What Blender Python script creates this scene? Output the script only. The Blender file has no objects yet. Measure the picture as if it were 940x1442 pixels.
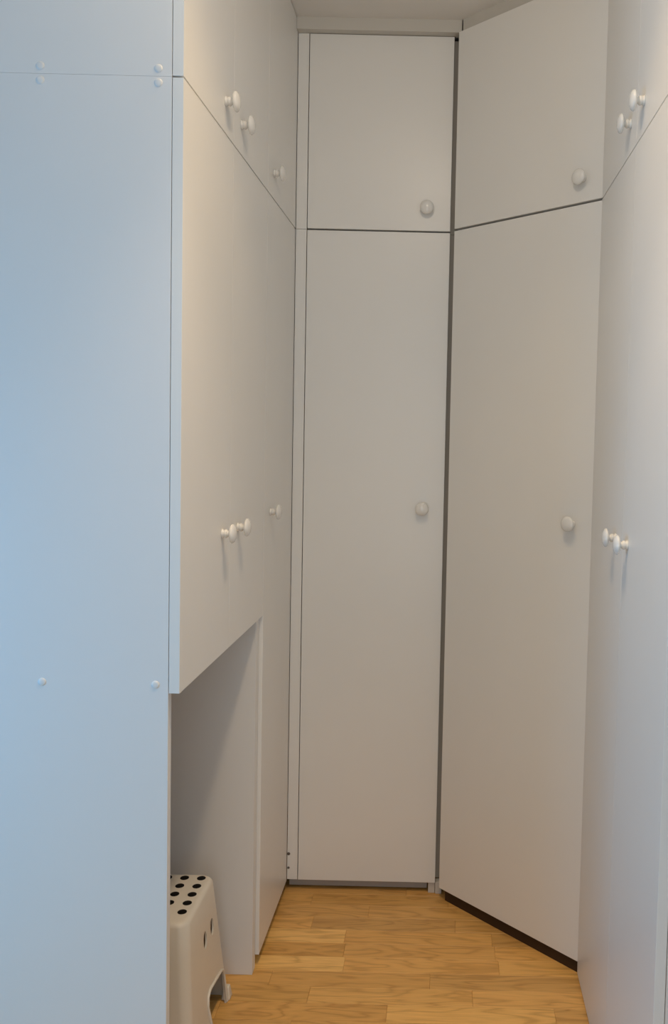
import bpy, bmesh, math, random
from mathutils import Vector, Matrix
random.seed(7)
S = bpy.context.scene
COL = S.collection

# ------------------------------------------------------------------ camera
CAM_H = 1.3405
cd = bpy.data.cameras.new('camera'); cam = bpy.data.objects.new('camera', cd); COL.objects.link(cam)
cd.sensor_fit = 'VERTICAL'; cd.sensor_height = 36.0
cd.lens = 1251.95 / 1442 * 36.0
cd.shift_x = (470 - 632.6) / 1442
cd.shift_y = (688.0 - 721) / 1442
cd.clip_start = 0.02
cam.matrix_world = Matrix.Translation((0, 0, CAM_H)) @ Matrix.Rotation(math.radians(90) - 0.0551, 4, 'X') @ Matrix.Rotation(0.0236, 4, 'Z')
S.camera = cam

# ------------------------------------------------------------------ light and exposure
S.view_settings.view_transform = 'Standard'
S.view_settings.look = 'None'
S.view_settings.gamma = 1.0
S.view_settings.use_curve_mapping = False
S.view_settings.exposure = 0.0
W = bpy.data.worlds.new('sky'); S.world = W; W.use_nodes = True
W.node_tree.nodes['Background'].inputs[0].default_value = (0.42, 0.66, 1.0, 1)
W.node_tree.nodes['Background'].inputs[1].default_value = 1.0

def lamp(name, kind, loc, rgb, energy, radius=.05, spot=0):
    l = bpy.data.lights.new(name, kind); m = max(rgb)
    l.energy = energy * m; l.color = tuple(c / m for c in rgb); l.shadow_soft_size = radius
    if spot: l.spot_size = math.radians(spot); l.spot_blend = 1.0
    o = bpy.data.objects.new(name, l); o.location = loc; COL.objects.link(o); return o
def daylight(name, loc, sx, sy, rot, rgb, energy):
    l = bpy.data.lights.new(name, 'AREA'); m = max(rgb); l.shape = 'RECTANGLE'; l.size = sx; l.size_y = sy
    l.energy = energy * m; l.color = tuple(c / m for c in rgb)
    o = bpy.data.objects.new(name, l); o.location = loc; o.rotation_euler = rot; COL.objects.link(o); return o
LAMP = (-0.06, 1.20, 2.405)          # ceiling spot above the aisle: bare bulb spill and its downward beam
lamp('ceiling_lamp_spill', 'POINT', LAMP, (.58, .47, .35), 10)
lamp('ceiling_lamp_beam', 'SPOT', LAMP, (3.7, 2.85, 2.02), 10, spot=84)
FILL_LAMP = (-0.05, 1.45, 2.44)
lamp('fill_beam', 'SPOT', FILL_LAMP, (1.7, 1.18, .6), 10, .06, spot=110)  # added fill beam that brightens the floor and lower doors
XW, YW = -1.75, -0.75
WIN = dict(a0=.15, a1=1.15, z0=.30, z1=1.50)       # window in the left wall, low and wide
FILL_OPENING = dict(a0=-.40, a1=.40, z0=.40, z1=2.20)      # unseen glazed opening behind the viewer, added to carry a fill light
daylight('window_daylight', (XW + .03, .65, .90), 1.0, 1.2, (math.radians(90), 0, math.radians(-90)), (.16, 1.38, 2.8), 5)
daylight('rear_fill', (0, YW + .05, 1.30), .8, 1.8, (math.radians(90), 0, 0), (1.60, 1.66, 1.58), 5)  # neutral fill added behind the viewer to lift the aisle

# ------------------------------------------------------------------ materials
def lin(c):
    return tuple(((v / 255) / 12.92 if v / 255 <= 0.04045 else ((v / 255 + 0.055) / 1.055) ** 2.4) for v in c) + (1,)

def mat(name, col, rough=0.4, var=0.03, scale=6, bump=0.0, bump_scale=300, spec=0.5, coat=0.0):
    m = bpy.data.materials.new(name); m.use_nodes = True
    nt = m.node_tree; b = nt.nodes['Principled BSDF']
    b.inputs['Roughness'].default_value = rough
    b.inputs['Specular IOR Level'].default_value = spec
    if coat:
        b.inputs['Coat Weight'].default_value = coat; b.inputs['Coat Roughness'].default_value = 0.12
    tc = nt.nodes.new('ShaderNodeTexCoord')
    nz = nt.nodes.new('ShaderNodeTexNoise'); nz.inputs['Scale'].default_value = scale; nz.inputs['Detail'].default_value = 4
    nt.links.new(tc.outputs['Object'], nz.inputs['Vector'])
    mx = nt.nodes.new('ShaderNodeMix'); mx.data_type = 'RGBA'
    mx.inputs[6].default_value = tuple(max(0, c * (1 - var)) for c in col[:3]) + (1,)
    mx.inputs[7].default_value = tuple(min(1, c * (1 + var)) for c in col[:3]) + (1,)
    nt.links.new(nz.outputs['Fac'], mx.inputs[0]); nt.links.new(mx.outputs[2], b.inputs['Base Color'])
    if bump:
        n2 = nt.nodes.new('ShaderNodeTexNoise'); n2.inputs['Scale'].default_value = bump_scale; n2.inputs['Detail'].default_value = 2
        nt.links.new(tc.outputs['Object'], n2.inputs['Vector'])
        bp = nt.nodes.new('ShaderNodeBump'); bp.inputs['Strength'].default_value = bump; bp.inputs['Distance'].default_value = 0.001
        nt.links.new(n2.outputs['Fac'], bp.inputs['Height']); nt.links.new(bp.outputs['Normal'], b.inputs['Normal'])
    return m

M_LAM = mat('white_laminate', (0.84, 0.825, 0.795), 0.33, 0.02, 5, 0.06, 500, spec=0.45)
M_PANEL = mat('white_melamine', (0.81, 0.80, 0.785), 0.4, 0.02, 5, 0.06, 500, spec=0.4)
M_KNOB = mat('white_lacquer', (0.82, 0.80, 0.76), 0.16, 0.01, 20, spec=0.6)
M_CAP = mat('white_cap', (0.80, 0.80, 0.79), 0.4, 0.01, 20)
M_CARC = mat('carcass_board', (0.42, 0.38, 0.33), 0.6, 0.05, 10)
M_TRIM = mat('painted_trim', (0.60, 0.57, 0.52), 0.5, 0.03, 12, 0.1, 60)
M_CEIL = mat('ceiling_paint', (0.80, 0.77, 0.73), 0.9, 0.03, 4, 0.15, 90)
M_WALL = mat('wall_paint', (0.55, 0.54, 0.52), 0.9, 0.02, 3, 0.1, 120)
M_STOOL = mat('ivory_plastic', (0.75, 0.69, 0.59), 0.35, 0.02, 30, 0.05, 400)
M_RUBBER = mat('black_rubber', (0.008, 0.007, 0.006), 0.8, 0.1, 60, spec=0.1)
M_SCREW = mat('dark_screw', (0.12, 0.10, 0.085), 0.4, 0.1, 80)
M_PLINTH = mat('grey_plinth', (0.40, 0.38, 0.36), 0.45, 0.03, 10)
M_LEG = mat('translucent_plastic_leg', (0.62, 0.58, 0.53), 0.4, 0.03, 10)
M_FIX = mat('lamp_metal', (0.7, 0.7, 0.68), 0.35, 0.02, 10)

def wood_mat():
    m = bpy.data.materials.new('oak_parquet'); m.use_nodes = True
    nt = m.node_tree; N = nt.nodes; L = nt.links; b = N['Principled BSDF']
    b.inputs['Roughness'].default_value = 0.38; b.inputs['Specular IOR Level'].default_value = 0.4
    tc = N.new('ShaderNodeTexCoord'); oi = N.new('ShaderNodeObjectInfo')
    mul = N.new('ShaderNodeMath'); mul.operation = 'MULTIPLY'; mul.inputs[1].default_value = 37.0
    L.new(oi.outputs['Random'], mul.inputs[0])
    cmb = N.new('ShaderNodeCombineXYZ'); L.new(mul.outputs[0], cmb.inputs[2]); L.new(mul.outputs[0], cmb.inputs[0])
    add = N.new('ShaderNodeVectorMath'); add.operation = 'ADD'
    L.new(tc.outputs['Object'], add.inputs[0]); L.new(cmb.outputs[0], add.inputs[1])
    mp = N.new('ShaderNodeMapping'); mp.inputs['Scale'].default_value = (1.0, 6.0, 1.0); L.new(add.outputs[0], mp.inputs['Vector'])
    # cathedral figure: contour lines of a stretched, warped noise field
    n1 = N.new('ShaderNodeTexNoise'); n1.inputs['Scale'].default_value = 3.2; n1.inputs['Detail'].default_value = 2.5
    n1.inputs['Distortion'].default_value = 0.5; L.new(mp.outputs[0], n1.inputs['Vector'])
    m2 = N.new('ShaderNodeMath'); m2.operation = 'MULTIPLY'; m2.inputs[1].default_value = 6.5; L.new(n1.outputs['Fac'], m2.inputs[0])
    m3 = N.new('ShaderNodeMath'); m3.operation = 'PINGPONG'; m3.inputs[1].default_value = 0.5; L.new(m2.outputs[0], m3.inputs[0])
    # fine pores
    mp2 = N.new('ShaderNodeMapping'); mp2.inputs['Scale'].default_value = (6.0, 160.0, 1.0); L.new(add.outputs[0], mp2.inputs['Vector'])
    n2 = N.new('ShaderNodeTexNoise'); n2.inputs['Scale'].default_value = 2.2; n2.inputs['Detail'].default_value = 4; L.new(mp2.outputs[0], n2.inputs['Vector'])
    cr = N.new('ShaderNodeValToRGB'); cr.color_ramp.elements[0].position = 0.0; cr.color_ramp.elements[0].color = (0.63, 0.330, 0.090, 1)
    cr.color_ramp.elements[1].position = 0.5; cr.color_ramp.elements[1].color = (0.83, 0.465, 0.140, 1)
    e = cr.color_ramp.elements.new(0.22); e.color = (0.79, 0.435, 0.128, 1)
    L.new(m3.outputs[0], cr.inputs[0])
    mx = N.new('ShaderNodeMix'); mx.data_type = 'RGBA'; mx.blend_type = 'MULTIPLY'; mx.inputs[0].default_value = 1.0
    cr2 = N.new('ShaderNodeValToRGB'); cr2.color_ramp.elements[0].position = 0.3; cr2.color_ramp.elements[0].color = (0.88, 0.87, 0.84, 1)
    cr2.color_ramp.elements[1].position = 0.62; cr2.color_ramp.elements[1].color = (1.04, 1.04, 1.05, 1)
    L.new(n2.outputs['Fac'], cr2.inputs[0])
    L.new(cr.outputs[0], mx.inputs[6]); L.new(cr2.outputs[0], mx.inputs[7])
    mx2 = N.new('ShaderNodeMix'); mx2.data_type = 'RGBA'; mx2.blend_type = 'MULTIPLY'; mx2.inputs[0].default_value = 1.0
    L.new(mx.outputs[2], mx2.inputs[6]); L.new(oi.outputs['Color'], mx2.inputs[7])
    L.new(mx2.outputs[2], b.inputs['Base Color'])
    bp = N.new('ShaderNodeBump'); bp.inputs['Strength'].default_value = 0.15; bp.inputs['Distance'].default_value = 0.0005
    L.new(n2.outputs['Fac'], bp.inputs['Height']); L.new(bp.outputs['Normal'], b.inputs['Normal'])
    return m
M_WOOD = wood_mat()
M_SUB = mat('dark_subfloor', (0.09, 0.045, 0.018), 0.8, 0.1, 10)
M_GAP_SHADE = mat('gap_shade', (0.065, 0.036, 0.018), 0.7, 0.1, 20, spec=0.1)  # brown-black that puts the shade of the corner door gap into colour
M_GLASS = bpy.data.materials.new('window_glass'); M_GLASS.use_nodes = True
_b = M_GLASS.node_tree.nodes['Principled BSDF']; _b.inputs['Transmission Weight'].default_value = 1.0
_b.inputs['Roughness'].default_value = 0.0; _b.inputs['IOR'].default_value = 1.02

# ------------------------------------------------------------------ helpers
def link(name, me, m=None, parent=None, loc=(0, 0, 0)):
    o = bpy.data.objects.new(name, me); COL.objects.link(o)
    if m is not None and me is not None and not me.materials: me.materials.append(m)
    o.location = loc
    if parent is not None: o.parent = parent
    return o

def bm_box(bm, lo_, hi, bevel=0.0, segs=2):
    r = bmesh.ops.create_cube(bm, size=1.0)
    c = [(a + b) / 2 for a, b in zip(lo_, hi)]; s = [b - a for a, b in zip(lo_, hi)]
    bmesh.ops.scale(bm, vec=s, verts=r['verts']); bmesh.ops.translate(bm, vec=c, verts=r['verts'])
    if bevel:
        ed = list({e for v in r['verts'] for e in v.link_edges})
        bmesh.ops.bevel(bm, geom=ed, offset=bevel, segments=segs, affect='EDGES', profile=0.7)

def finish(bm, smooth=False):
    me = bpy.data.meshes.new('mesh'); bm.to_mesh(me); bm.free()
    if smooth:
        for p in me.polygons: p.use_smooth = True
    return me

def box(name, x, y, z, m, parent=None, bevel=0.0, org=(0, 0, 0)):
    bm = bmesh.new(); bm_box(bm, (x[0], y[0], z[0]), (x[1], y[1], z[1]), bevel)
    if org != (0, 0, 0): bmesh.ops.translate(bm, vec=[-v for v in org], verts=bm.verts)
    o = link(name, finish(bm), m, parent, org)
    return o

def thing(name, label, cat, group=None, loc=(0, 0, 0)):
    o = bpy.data.objects.new(name, None); COL.objects.link(o); o.location = loc
    o.empty_display_size = 0.05
    o['label'] = label; o['category'] = cat
    if group: o['group'] = group
    return o

def lathe(profile, n=28):
    """profile of (axial, radius) pairs turned about +Z"""
    bm = bmesh.new(); rings = []
    for t, r in profile:
        if r < 1e-6: rings.append([bm.verts.new((0, 0, t))])
        else: rings.append([bm.verts.new((r * math.cos(2 * math.pi * i / n), r * math.sin(2 * math.pi * i / n), t)) for i in range(n)])
    for a, b in zip(rings, rings[1:]):
        for i in range(n):
            j = (i + 1) % n
            if len(a) == 1 and len(b) == 1: continue
            if len(a) == 1: bm.faces.new((a[0], b[i], b[j]))
            elif len(b) == 1: bm.faces.new((a[i], a[j], b[0]))
            else: bm.faces.new((a[i], a[j], b[j], b[i]))
    bmesh.ops.recalc_face_normals(bm, faces=bm.faces)
    return finish(bm, True)

# ------------------------------------------------------------------ the setting
def struct(o):
    o['kind'] = 'structure'; return o
XL, XR, YN, YF, ZC = XW, 0.99, YW, 3.18, 2.50
struct(box('ceiling', (XL - .1, XR + .1), (YN - .1, YF + .1), (ZC, ZC + .1), M_CEIL))
struct(box('wall_back', (XL, XR), (YF, YF + .1), (-.1, ZC), M_WALL))
struct(box('wall_right', (XR, XR + .1), (YN - .1, YF + .1), (-.1, ZC), M_WALL))
struct(box('wall_inner', (XL, -1.07), (1.55, YF), (0.014, ZC), M_WALL))
def pierced(name, axis, rng, base, d, frame_name, window_name):
    """a wall along `axis` with one framed, glazed opening"""
    a0, a1, z0, z1 = d['a0'], d['a1'], d['z0'], d['z1']
    def bb(bm, u, v, z):
        if axis == 'x': bm_box(bm, (u[0], v[0], z[0]), (u[1], v[1], z[1]))
        else: bm_box(bm, (v[0], u[0], z[0]), (v[1], u[1], z[1]))
    bm = bmesh.new(); v = (base - .1, base)
    bb(bm, (rng[0], a0), v, (-.1, ZC)); bb(bm, (a1, rng[1]), v, (-.1, ZC))
    bb(bm, (a0, a1), v, (-.1, z0)); bb(bm, (a0, a1), v, (z1, ZC))
    struct(link(name, finish(bm), M_WALL))
    w = struct(link(window_name, None)); fw = .045; v = (base - .085, base - .045)
    bm = bmesh.new()
    bb(bm, (a0, a0 + fw), v, (z0, z1)); bb(bm, (a1 - fw, a1), v, (z0, z1))
    bb(bm, (a0 + fw, a1 - fw), v, (z0, z0 + fw)); bb(bm, (a0 + fw, a1 - fw), v, (z1 - fw, z1))
    link('window_frame', finish(bm), M_TRIM, w)
    bm = bmesh.new(); bb(bm, (a0 + fw, a1 - fw), (base - .068, base - .064), (z0 + fw, z1 - fw))
    link('pane', finish(bm), M_GLASS, w)
pierced('wall_left', 'y', (YN - .1, YF + .1), XL, WIN, 'window_frame', 'window_1')
pierced('wall_front', 'x', (XL, XR), YN, FILL_OPENING, 'window_frame', 'added_opening')  # this opening is added to hold the neutral fill

# floor: subfloor slab, individually built parquet staves, far remainder joined
floor = struct(box('floor', (XL - .1, XR + .1), (YN - .1, YF + .1), (-.1, -.0125), M_SUB))
ROW = 0.0633; Y_REF = 1.973; LEN = 0.394; TH = 0.0125
# measured joint position of each row (one joint fixes the row, staves repeat at LEN)
JOINT = {-1: 0.06, 0: -0.118, 1: -0.31, 2: -0.02, 3: -0.24, 4: -0.247, 5: -0.252, 6: -0.35, 7: -0.20, 8: -0.37, 9: -0.10}
TONE = {}
def stave_mesh(w):
    bm = bmesh.new(); bm_box(bm, (0.00015, 0.00015, -TH), (w - .00015, ROW - .00015, 0), 0.0006, 1)
    return finish(bm)
base_me = stave_mesh(LEN)
def tone(r, i):
    if (r, i) in FIX: return FIX[(r, i)]
    k = random.uniform(0.84, 1.10); w = random.uniform(-0.03, 0.03)
    return (k * (1 + w * .4), k, k * (1 - w), 1)
# stave index -1 ends at the row's measured joint, index 0 begins there
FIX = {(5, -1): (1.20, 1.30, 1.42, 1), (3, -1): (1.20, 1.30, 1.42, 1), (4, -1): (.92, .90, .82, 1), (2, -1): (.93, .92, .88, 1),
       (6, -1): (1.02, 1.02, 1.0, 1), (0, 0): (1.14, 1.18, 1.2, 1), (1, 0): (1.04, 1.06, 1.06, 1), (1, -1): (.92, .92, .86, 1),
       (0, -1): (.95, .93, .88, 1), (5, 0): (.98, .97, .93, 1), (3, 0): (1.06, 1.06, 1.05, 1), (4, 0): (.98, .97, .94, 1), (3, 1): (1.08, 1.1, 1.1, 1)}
rest = bmesh.new(); count = 0
r0 = math.floor((YN - Y_REF) / ROW) ; r1 = math.ceil((YF - Y_REF) / ROW)
for r in range(r0, r1):
    ya = Y_REF + r * ROW
    j = JOINT.get(r, random.uniform(-.35, .04))
    k0 = math.floor((XL - j) / LEN); k1 = math.ceil((XR - j) / LEN)
    for k in range(k0, k1):
        x = j + k * LEN
        near = (-.85 < x + LEN / 2 < .75) and -6 <= r <= 10
        if near:
            o = link('plank', base_me, M_WOOD, floor, (x, ya, 0)); o.color = tone(r, k); count += 1
        else:
            bm_box(rest, (max(x, XL) + .0002, max(ya, YN) + .0002, -TH), (min(x + LEN, XR) - .0002, min(ya + ROW, YF) - .0002, -.0001))
o = link('far_planks', finish(rest), M_WOOD, floor); o['kind'] = 'stuff'; o.color = (1, 1, 1, 1)

# ------------------------------------------------------------------ shared dimensions
FA = -0.453      # front plane of the left run
FB = 0.350       # front plane of the right run
FD = 2.553       # front plane of the back unit
T = 0.018
Y0, Y1, Y2, Y3 = 1.497, 1.836, 2.174, 2.5525
ZD = 1.926       # joint between lower and upper units
ZT = 2.466
G = 0.0015       # half gap
KL, KU = 1.142, 1.987

# ------------------------------------------------------------------ knobs
KP = [(0, 0), (0, .0095), (.002, .0098), (.0035, .0085), (.0045, .0072), (.006, .0083), (.0082, .0090), (.0104, .0083), (.0122, .0064), (.0140, .0050),
      (.0152, .0085), (.0162, .0135), (.0178, .0175), (.0200, .0194), (.0222, .0192), (.0246, .0170), (.0268, .0130), (.0282, .0075), (.0288, 0)]
knob_me = lathe(KP, 32); knob_me.materials.append(M_KNOB)
def knob(door, pos, axis):
    """pos in world; door origin is at the world origin rotated by the door object"""
    o = link('knob', knob_me, None, door)
    q = Vector((0, 0, 1)).rotation_difference(Vector(axis)).to_matrix().to_4x4()
    bpy.context.view_layer.update()
    o.matrix_parent_inverse = Matrix.Identity(4)
    o.matrix_basis = door_world(door).inverted() @ Matrix.Translation(pos) @ q
    return o
def door_world(o):
    m = o.matrix_basis.copy()
    while o.parent: o = o.parent; m = o.matrix_basis @ m
    return m

# ------------------------------------------------------------------ left run: unit over the open niche
XB = -1.055
niche = thing('wardrobe', 'white wardrobe unit at left with two short doors above an open niche', 'wardrobe')
box('side_panel', (XB, FA - T - .0012), (Y0, Y0 + T), (0, ZD - .0003), M_PANEL, niche, .0004)['label'] = 'broad outer side panel facing the room, lit blue by daylight'
ZS = 0.898
box('side_panel', (XB + .02, -0.462), (2.140, 2.172), (0, ZS - .001), M_PANEL, niche, .0012)
box('side_panel', (XB + .02, FA - T - .0012), (2.140, 2.172), (ZS, ZD - .001), M_PANEL, niche, .0004)
box('shelf', (XB + .02, FA - T - .0012), (Y0 + T, 2.140), (ZS, ZS + T), M_PANEL, niche, .0004)
box('top_panel', (XB + .02, FA - T - .003), (Y0 + T, 2.140), (ZD - T - .002, ZD - .002), M_PANEL, niche)
box('back_panel', (XB, XB + .006), (Y0 + T, 2.158), (0.0, ZD - .002), M_PANEL, niche)
d = box('door', (FA - T, FA), (Y0, Y1 - G / 2), (ZS - .002, ZD - G), M_LAM, niche, .0005); knob(d, (FA, 1.772, KL), (1, 0, 0))
d = box('door', (FA - T, FA), (Y1 + G / 2, Y2 - G), (ZS - .002, ZD - G), M_LAM, niche, .0005); knob(d, (FA, 1.900, KL), (1, 0, 0))
cap_me = lathe([(0, .0070), (.0006, .0068), (.0014, .0055), (.0019, .0030), (.0020, 0)], 20); cap_me.materials.append(M_CAP)
def cap(parent, x, z):
    o = link('screw_cap', cap_me, None, parent, (x, Y0, z)); o.rotation_euler = (math.radians(90), 0, 0); return o
for x, z in ((-.689, 1.9155), (-.4945, 1.9155), (-.6875, .911), (-.494, .9105)): cap(niche, x, z)

upper = thing('wall_cabinet', 'white upper cabinet at left with two doors, directly above the short niche doors', 'cabinet', loc=(0, 0, 0))
box('side_panel', (XB, FA - T - .0012), (Y0, Y0 + T), (ZD, ZC - .002), M_PANEL, upper, .0004)
box('carcass', (XB, FA - T - .003), (Y0 + T, 2.172), (ZD + .0005, ZC - .002), M_CARC, upper)
d = box('door', (FA - T, FA), (Y0, Y1 - G / 2), (ZD + G, ZC - .003), M_LAM, upper, .0005); knob(d, (FA, 1.768, KU), (1, 0, 0))
d = box('door', (FA - T, FA), (Y1 + G / 2, Y2 - G), (ZD + G, ZC - .003), M_LAM, upper, .0005); knob(d, (FA, 1.898, KU), (1, 0, 0))
for x in (-.689, -.4945): cap(upper, x, 1.9385)

# left run: tall unit beside the niche
tall = thing('wardrobe', 'tall narrow white wardrobe with one full-height door, between the niche and the back corner', 'wardrobe')
ZB = 0.031
box('side_panel', (XB, FA - T - .0012), (2.1745, 2.190), (0, ZD - .001), M_PANEL, tall, .0004)
box('carcass', (XB, FA - T - .004), (2.190, 2.545), (0.045, ZD - .001), M_CARC, tall)
box('toe_strip', (XB, FA - .075), (2.190, 2.545), (0, .045), M_SUB, tall)
d = box('door', (FA - T, FA), (Y2 + G, Y3), (ZB, ZD - G), M_LAM, tall, .0005); knob(d, (FA, 2.247, 1.147), (1, 0, 0))
sc_me = lathe([(0, .0044), (.0008, .0044), (.0012, .0032), (.0013, 0)], 14); sc_me.materials.append(M_SCREW)
tallup = thing('wall_cabinet', 'white upper cabinet at left with a single door, deepest one beside the back corner', 'cabinet')
box('carcass', (XB, FA - T - .003), (2.1745, 2.551), (ZD + .0005, ZC - .002), M_CARC, tallup)
d = box('door', (FA - T, FA), (Y2 + G, Y3), (ZD + G, ZC - .003), M_LAM, tallup, .0005); knob(d, (FA, 2.243, KU + .002), (1, 0, 0))

# ------------------------------------------------------------------ back unit
BL, BR = -.4195, -.0155
ZBB = 0.035
back = thing('wardrobe', 'tall white wardrobe facing the camera at the end of the aisle, under the square door', 'wardrobe')
box('carcass', (FA + .004, BR - .002), (FD + T + .004, YF - .01), (.05, ZD - .001), M_CARC, back)
box('filler_strip', (FA + .001, BL - .0022), (FD + .001, FD + T), (ZBB, ZD - .0004), M_LAM, back, .0006)
d = box('door', (BL, BR), (FD, FD + T), (ZBB, ZD - .0025), M_LAM, back, .001); knob(d, (-.078, FD, 1.140), (0, -1, 0))
box('side_panel', (BR - .001, BR + .022), (FD + .030, FD + .045), (.0365, ZD - .001), M_CARC, back)
box('toe_strip', (FA + .004, -.040), (FD + .026, FD + .040), (.006, .052), M_PLINTH, back)
for z, k in ((.112, 1.0), (.070, .8)):
    o = link('screw', sc_me, None, back, (-.4478, FD + .001, z)); o.rotation_euler = (math.radians(90), 0, 0); o.scale = (k, k, 1)
backup = thing('wall_cabinet', 'square white upper cabinet facing the camera at the end of the aisle', 'cabinet')
box('carcass', (FA + .004, BR - .002), (FD + T + .004, YF - .01), (ZD + .0005, ZT), M_CARC, backup)
box('filler_strip', (FA + .001, BL - .0022), (FD + .001, FD + T), (ZD + .0004, ZT), M_LAM, backup, .0006)
box('side_panel', (BR - .001, BR + .022), (FD + .030, FD + .045), (ZD + .0005, ZT), M_CARC, backup)
d = box('door', (BL, BR), (FD, FD + T), (ZD + .0025, ZT - .001), M_LAM, backup, .001); knob(d, (-.082, FD, 1.990), (0, -1, 0))

# ------------------------------------------------------------------ diagonal corner unit (local u along the front, v into the corner)
SX, SY = -0.0035, 2.5245
EL = math.hypot(FB - SX, FB - SX)
def corner_thing(name, label, cat):
    o = thing(name, label, cat, loc=(SX, SY, 0)); o.rotation_euler = (0, 0, math.radians(-45)); return o
def prism(name, pts, z, m, parent):
    bm = bmesh.new(); lo_ = [bm.verts.new((x, y, z[0])) for x, y in pts]; hi = [bm.verts.new((x, y, z[1])) for x, y in pts]
    bm.faces.new(lo_[::-1]); bm.faces.new(hi)
    for i in range(len(pts)): j = (i + 1) % len(pts); bm.faces.new((lo_[i], lo_[j], hi[j], hi[i]))
    bmesh.ops.recalc_face_normals(bm, faces=bm.faces)
    return link(name, finish(bm), m, parent)
corner = corner_thing('wardrobe', 'tall white corner wardrobe with a diagonal door, standing at an angle', 'wardrobe')
cpts = [(.03, .024), (EL - .02, .024), (EL - .02, .30), (EL / 2, .55), (.03, .30)]
prism('carcass', cpts, (.036, ZD - .001), M_CARC, corner)
d = box('door', (0, EL), (0, T), (ZBB, ZD - .003), M_LAM, corner, .001); knob(d, (.3085, 2.2125, 1.138), (-.7071, -.7071, 0))
box('toe_strip', (.016, EL - .004), (.010, .024), (0, .0345), M_GAP_SHADE, corner)  # dark strip added in place of the shade under the corner door
cornerup = corner_thing('wall_cabinet', 'white upper corner cabinet with a diagonal door, standing at an angle', 'cabinet')
prism('carcass', cpts, (ZD + .0005, ZT), M_CARC, cornerup)
d = box('door', (0, EL), (0, T), (ZD + .003, ZT), M_LAM, cornerup, .001); knob(d, (.309, 2.212, 1.985), (-.7071, -.7071, 0))
bm = bmesh.new(); bm_box(bm, (-.036, 2.560, 0), (-.016, 2.585, .036), .003); bm_box(bm, (-.015, 2.556, 0), (.004, 2.580, .036), .003)
link('foot', finish(bm), M_LEG, back)['label'] = 'small pale plastic foot under the joint of the two doors'

# crown strips at the ceiling
struct(box('trim_1', (FA + .0005, .0045), (2.528, 2.562), (ZT + .0005, ZC), M_TRIM))
t2 = struct(box('trim_2', (.010, EL + .0), (.006, .030), (ZT + .0005, ZC), M_TRIM)); t2.location = (SX, SY, 0); t2.rotation_euler = (0, 0, math.radians(-45))

# ------------------------------------------------------------------ right run
YE, YG, YR = 2.171, 1.779, 1.392
RB = 0.006
right = thing('wardrobe', 'tall white two-door wardrobe along the right side of the aisle', 'wardrobe')
box('carcass', (FB + T + .003, XR - .01), (YR + T, YE - .004), (.012, ZD - .001), M_CARC, right)
box('side_panel', (FB + T + .0012, XR - .01), (YR + .001, YR + T), (0, ZD - .001), M_PANEL, right, .0006)
d = box('door', (FB, FB + T), (YG + G / 2, YE - .0002), (RB, ZD - G), M_LAM, right, .0008); knob(d, (FB, 1.853, 1.143), (-1, 0, 0))
d = box('door', (FB, FB + T), (YR, YG - G / 2), (RB, ZD - G), M_LAM, right, .0008); knob(d, (FB, 1.727, 1.143), (-1, 0, 0))
rightup = thing('wall_cabinet', 'white two-door upper cabinet along the right side, above the tall wardrobe', 'cabinet')
box('carcass', (FB + T + .003, XR - .01), (YR + T, YE - .004), (ZD + .0005, ZC - .002), M_CARC, rightup)
box('side_panel', (FB + T + .0012, XR - .01), (YR + .001, YR + T), (ZD, ZC - .002), M_PANEL, rightup, .0006)
d = box('door', (FB, FB + T), (YG + G / 2, YE - .0002), (ZD + G, ZC - .003), M_LAM, rightup, .0008); knob(d, (FB, 1.838, KU), (-1, 0, 0))
d = box('door', (FB, FB + T), (YR, YG - G / 2), (ZD + G, ZC - .003), M_LAM, rightup, .0008); knob(d, (FB, 1.714, KU), (-1, 0, 0))

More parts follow.
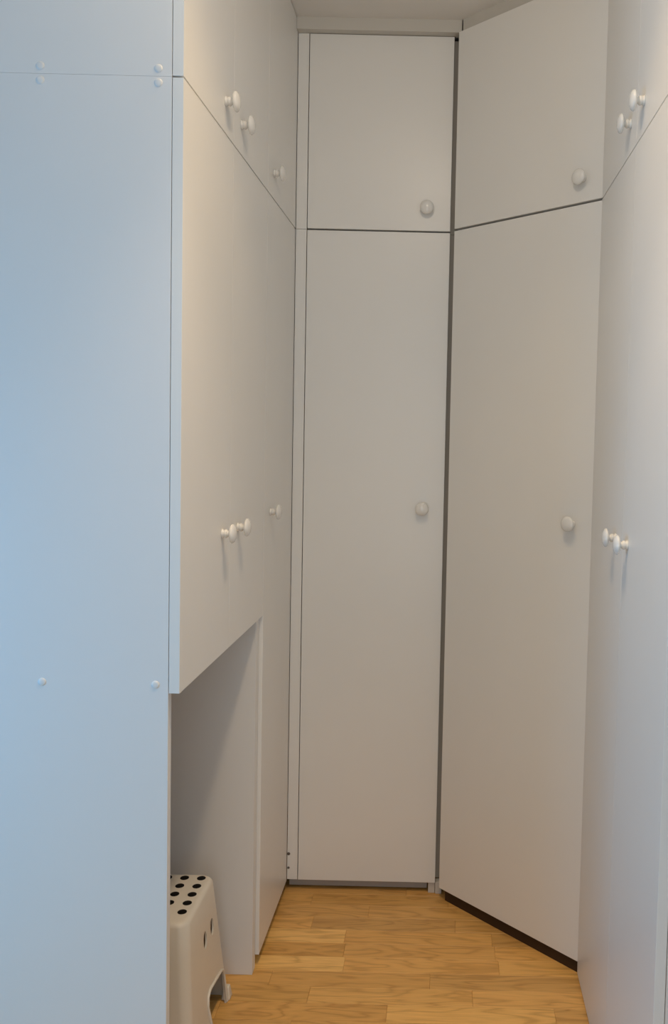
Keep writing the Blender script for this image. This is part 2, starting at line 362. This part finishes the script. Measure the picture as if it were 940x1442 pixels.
# ------------------------------------------------------------------ step stool in the niche
def stool():
    st = thing('step_stool', 'ivory plastic step stool with black dots on top, standing in the open niche', 'stool', loc=(-.700, 1.905, 0))
    H = .320; hx_t, hy_t = .176, .108; hx_b, hy_b = .202, .158
    NC = 6
    def half(z): k = z / H; return hx_b + (hx_t - hx_b) * k, hy_b + (hy_t - hy_b) * k
    def ring(z, rad, inset=0.0):
        hx, hy = half(min(z, H)); hx -= inset; hy -= inset; pts = []
        for cx_, cy_, a0 in ((1, 1, 0), (-1, 1, 90), (-1, -1, 180), (1, -1, 270)):
            for i in range(NC + 1):
                a = math.radians(a0 + 90 * i / NC)
                pts.append((cx_ * (hx - rad) + rad * math.cos(a), cy_ * (hy - rad) + rad * math.sin(a), z))
        return pts
    def shell(off, top):
        """closed solid: outer (off 0) or the void inside it"""
        bm = bmesh.new(); rr = .024; er = .010 if off == 0 else .006
        levels = [(0 if off == 0 else -.02, 0)] + [(top * f, 0) for f in (.25, .5, .75)] + [(top - er, 0)]
        levels += [(top - er + er * math.sin(math.radians(a)), er * (1 - math.cos(math.radians(a)))) for a in (30, 60, 90)]
        rings = [[bm.verts.new(p) for p in ring(z, rr, off + ins)] for z, ins in levels]
        n = len(rings[0])
        for a, b in zip(rings, rings[1:]):
            for i in range(n): j = (i + 1) % n; bm.faces.new((a[i], a[j], b[j], b[i]))
        bm.faces.new(rings[0][::-1]); bm.faces.new(rings[-1])
        bmesh.ops.recalc_face_normals(bm, faces=bm.faces)
        return finish(bm)
    body = link('body', shell(0, H), M_STOOL, st)
    cut = []
    cut.append(link('tmp', shell(.004, H - .004)))
    # leg openings on the two short sides, cut straight through in x; openings on the long sides in y
    def poly_cut(pts, axis, rng):
        bm = bmesh.new(); f = (lambda p, t: (t, p[0], p[1])) if axis == 'x' else (lambda p, t: (p[0], t, p[1]))
        a = [bm.verts.new(f(p, rng[0])) for p in pts]; b = [bm.verts.new(f(p, rng[1])) for p in pts]
        bm.faces.new(a); bm.faces.new(b[::-1])
        for i in range(len(pts)): j = (i + 1) % len(pts); bm.faces.new((a[i], b[i], b[j], a[j]))
        bmesh.ops.recalc_face_normals(bm, faces=bm.faces); return link('tmp', finish(bm))
    arch = [(.004, -.03), (.000, .030), (-.016, .082), (-.010, .100), (.006, .107), (.100, .094), (.114, .086), (.119, .070), (.125, -.03)]
    cut.append(poly_cut(arch, 'x', (-.3, .3)))
    cut.append(poly_cut([(-.13, -.03), (-.12, .06), (-.10, .095), (.10, .095), (.12, .06), (.13, -.03)], 'y', (-.3, .3)))
    for cy_, cz_ in ((.058, .222), (.003, .222)):
        pts = [(cy_ + .0125 * math.cos(a), cz_ + .0195 * math.sin(a)) for a in [2 * math.pi * i / 18 for i in range(18)]]
        cut.append(poly_cut(pts, 'x', (-.3, .3)))
    body2 = body
    bpy.context.view_layer.update()
    for c in cut:
        if c.parent is None: c.location = st.location
    bpy.context.view_layer.update()
    for c in cut:
        md = body.modifiers.new('cut', 'BOOLEAN'); md.object = c; md.operation = 'DIFFERENCE'; md.solver = 'EXACT'
    bpy.context.view_layer.update()
    dg = bpy.context.evaluated_depsgraph_get()
    me = bpy.data.meshes.new_from_object(body.evaluated_get(dg))
    body.modifiers.clear(); body.data = me
    for c in cut: bpy.data.objects.remove(c)
    bm = bmesh.new(); bm.from_mesh(me)
    bmesh.ops.remove_doubles(bm, verts=bm.verts, dist=1e-5)
    for f in bm.faces: f.smooth = True
    for e in bm.edges:
        if len(e.link_faces) == 2 and e.calc_face_angle(0) > math.radians(33): e.smooth = False
    bm.to_mesh(me); bm.free()
    if not me.materials: me.materials.append(M_STOOL)
    # raised lip following the side opening
    def side_x(z): return half(max(z, 0))[0]
    for sgn in (1, -1):
        path = [Vector((sgn * (side_x(z) + .001), y, max(z, .004))) for y, z in arch]
        cu = bpy.data.curves.new('lip', 'CURVE'); cu.dimensions = '3D'; cu.bevel_depth = .0032; cu.bevel_resolution = 3
        sp = cu.splines.new('POLY'); sp.points.add(len(path) - 1)
        for p, v in zip(sp.points, path): p.co = (*v, 1)
        tmp = bpy.data.objects.new('tmp', cu); COL.objects.link(tmp); bpy.context.view_layer.update()
        lm = bpy.data.meshes.new_from_object(tmp.evaluated_get(bpy.context.evaluated_depsgraph_get()))
        bpy.data.objects.remove(tmp)
        for p in lm.polygons: p.use_smooth = True
        lm.materials.clear(); link('rim', lm, M_STOOL, st)
    # flared foot pads
    fp = bmesh.new(); bm_box(fp, (-.011, -.013, 0), (.011, .013, .030), .005, 3)
    for v in fp.verts:
        k = 1 - .45 * v.co.z / .030; v.co.x *= k; v.co.y *= k
    fme = finish(fp, True); fme.materials.append(M_STOOL)
    for sx in (1, -1):
        for sy in (1, -1): link('foot', fme, None, st, (sx * (hx_b - .004), sy * (hy_b - .014), 0))
    dot = lathe([(0, .0098), (.0006, .0098), (.0012, .0088), (.0013, 0)], 18); dot.materials.append(M_RUBBER)
    for r in range(5):
        for c in range(9):
            link('rubber_dot', dot, None, st, (-.549 + .700 - c * .0385, 1.991 - 1.905 - r * .0365, H))
    return st
stool()

# ------------------------------------------------------------------ ceiling lamp (out of the frame, gives the room its light)
lampo = thing('ceiling_light', 'small white ceiling spot above the aisle between the wardrobes', 'lamp', loc=(LAMP[0], LAMP[1], ZC))
link('base', lathe([(0, 0), (0, .055), (-.010, .055), (-.014, .048), (-.014, .018), (-.040, .018), (-.040, 0)], 32), M_FIX, lampo)

fill_fixture = thing('ceiling_light', 'flat fill light added in the ceiling further along the aisle', 'lamp', loc=(FILL_LAMP[0], FILL_LAMP[1], ZC))  # unseen fixture, added to go with the fill beam
link('base', lathe([(0, 0), (0, .05), (-.006, .05), (-.010, .042), (-.010, 0)], 32), M_FIX, fill_fixture)
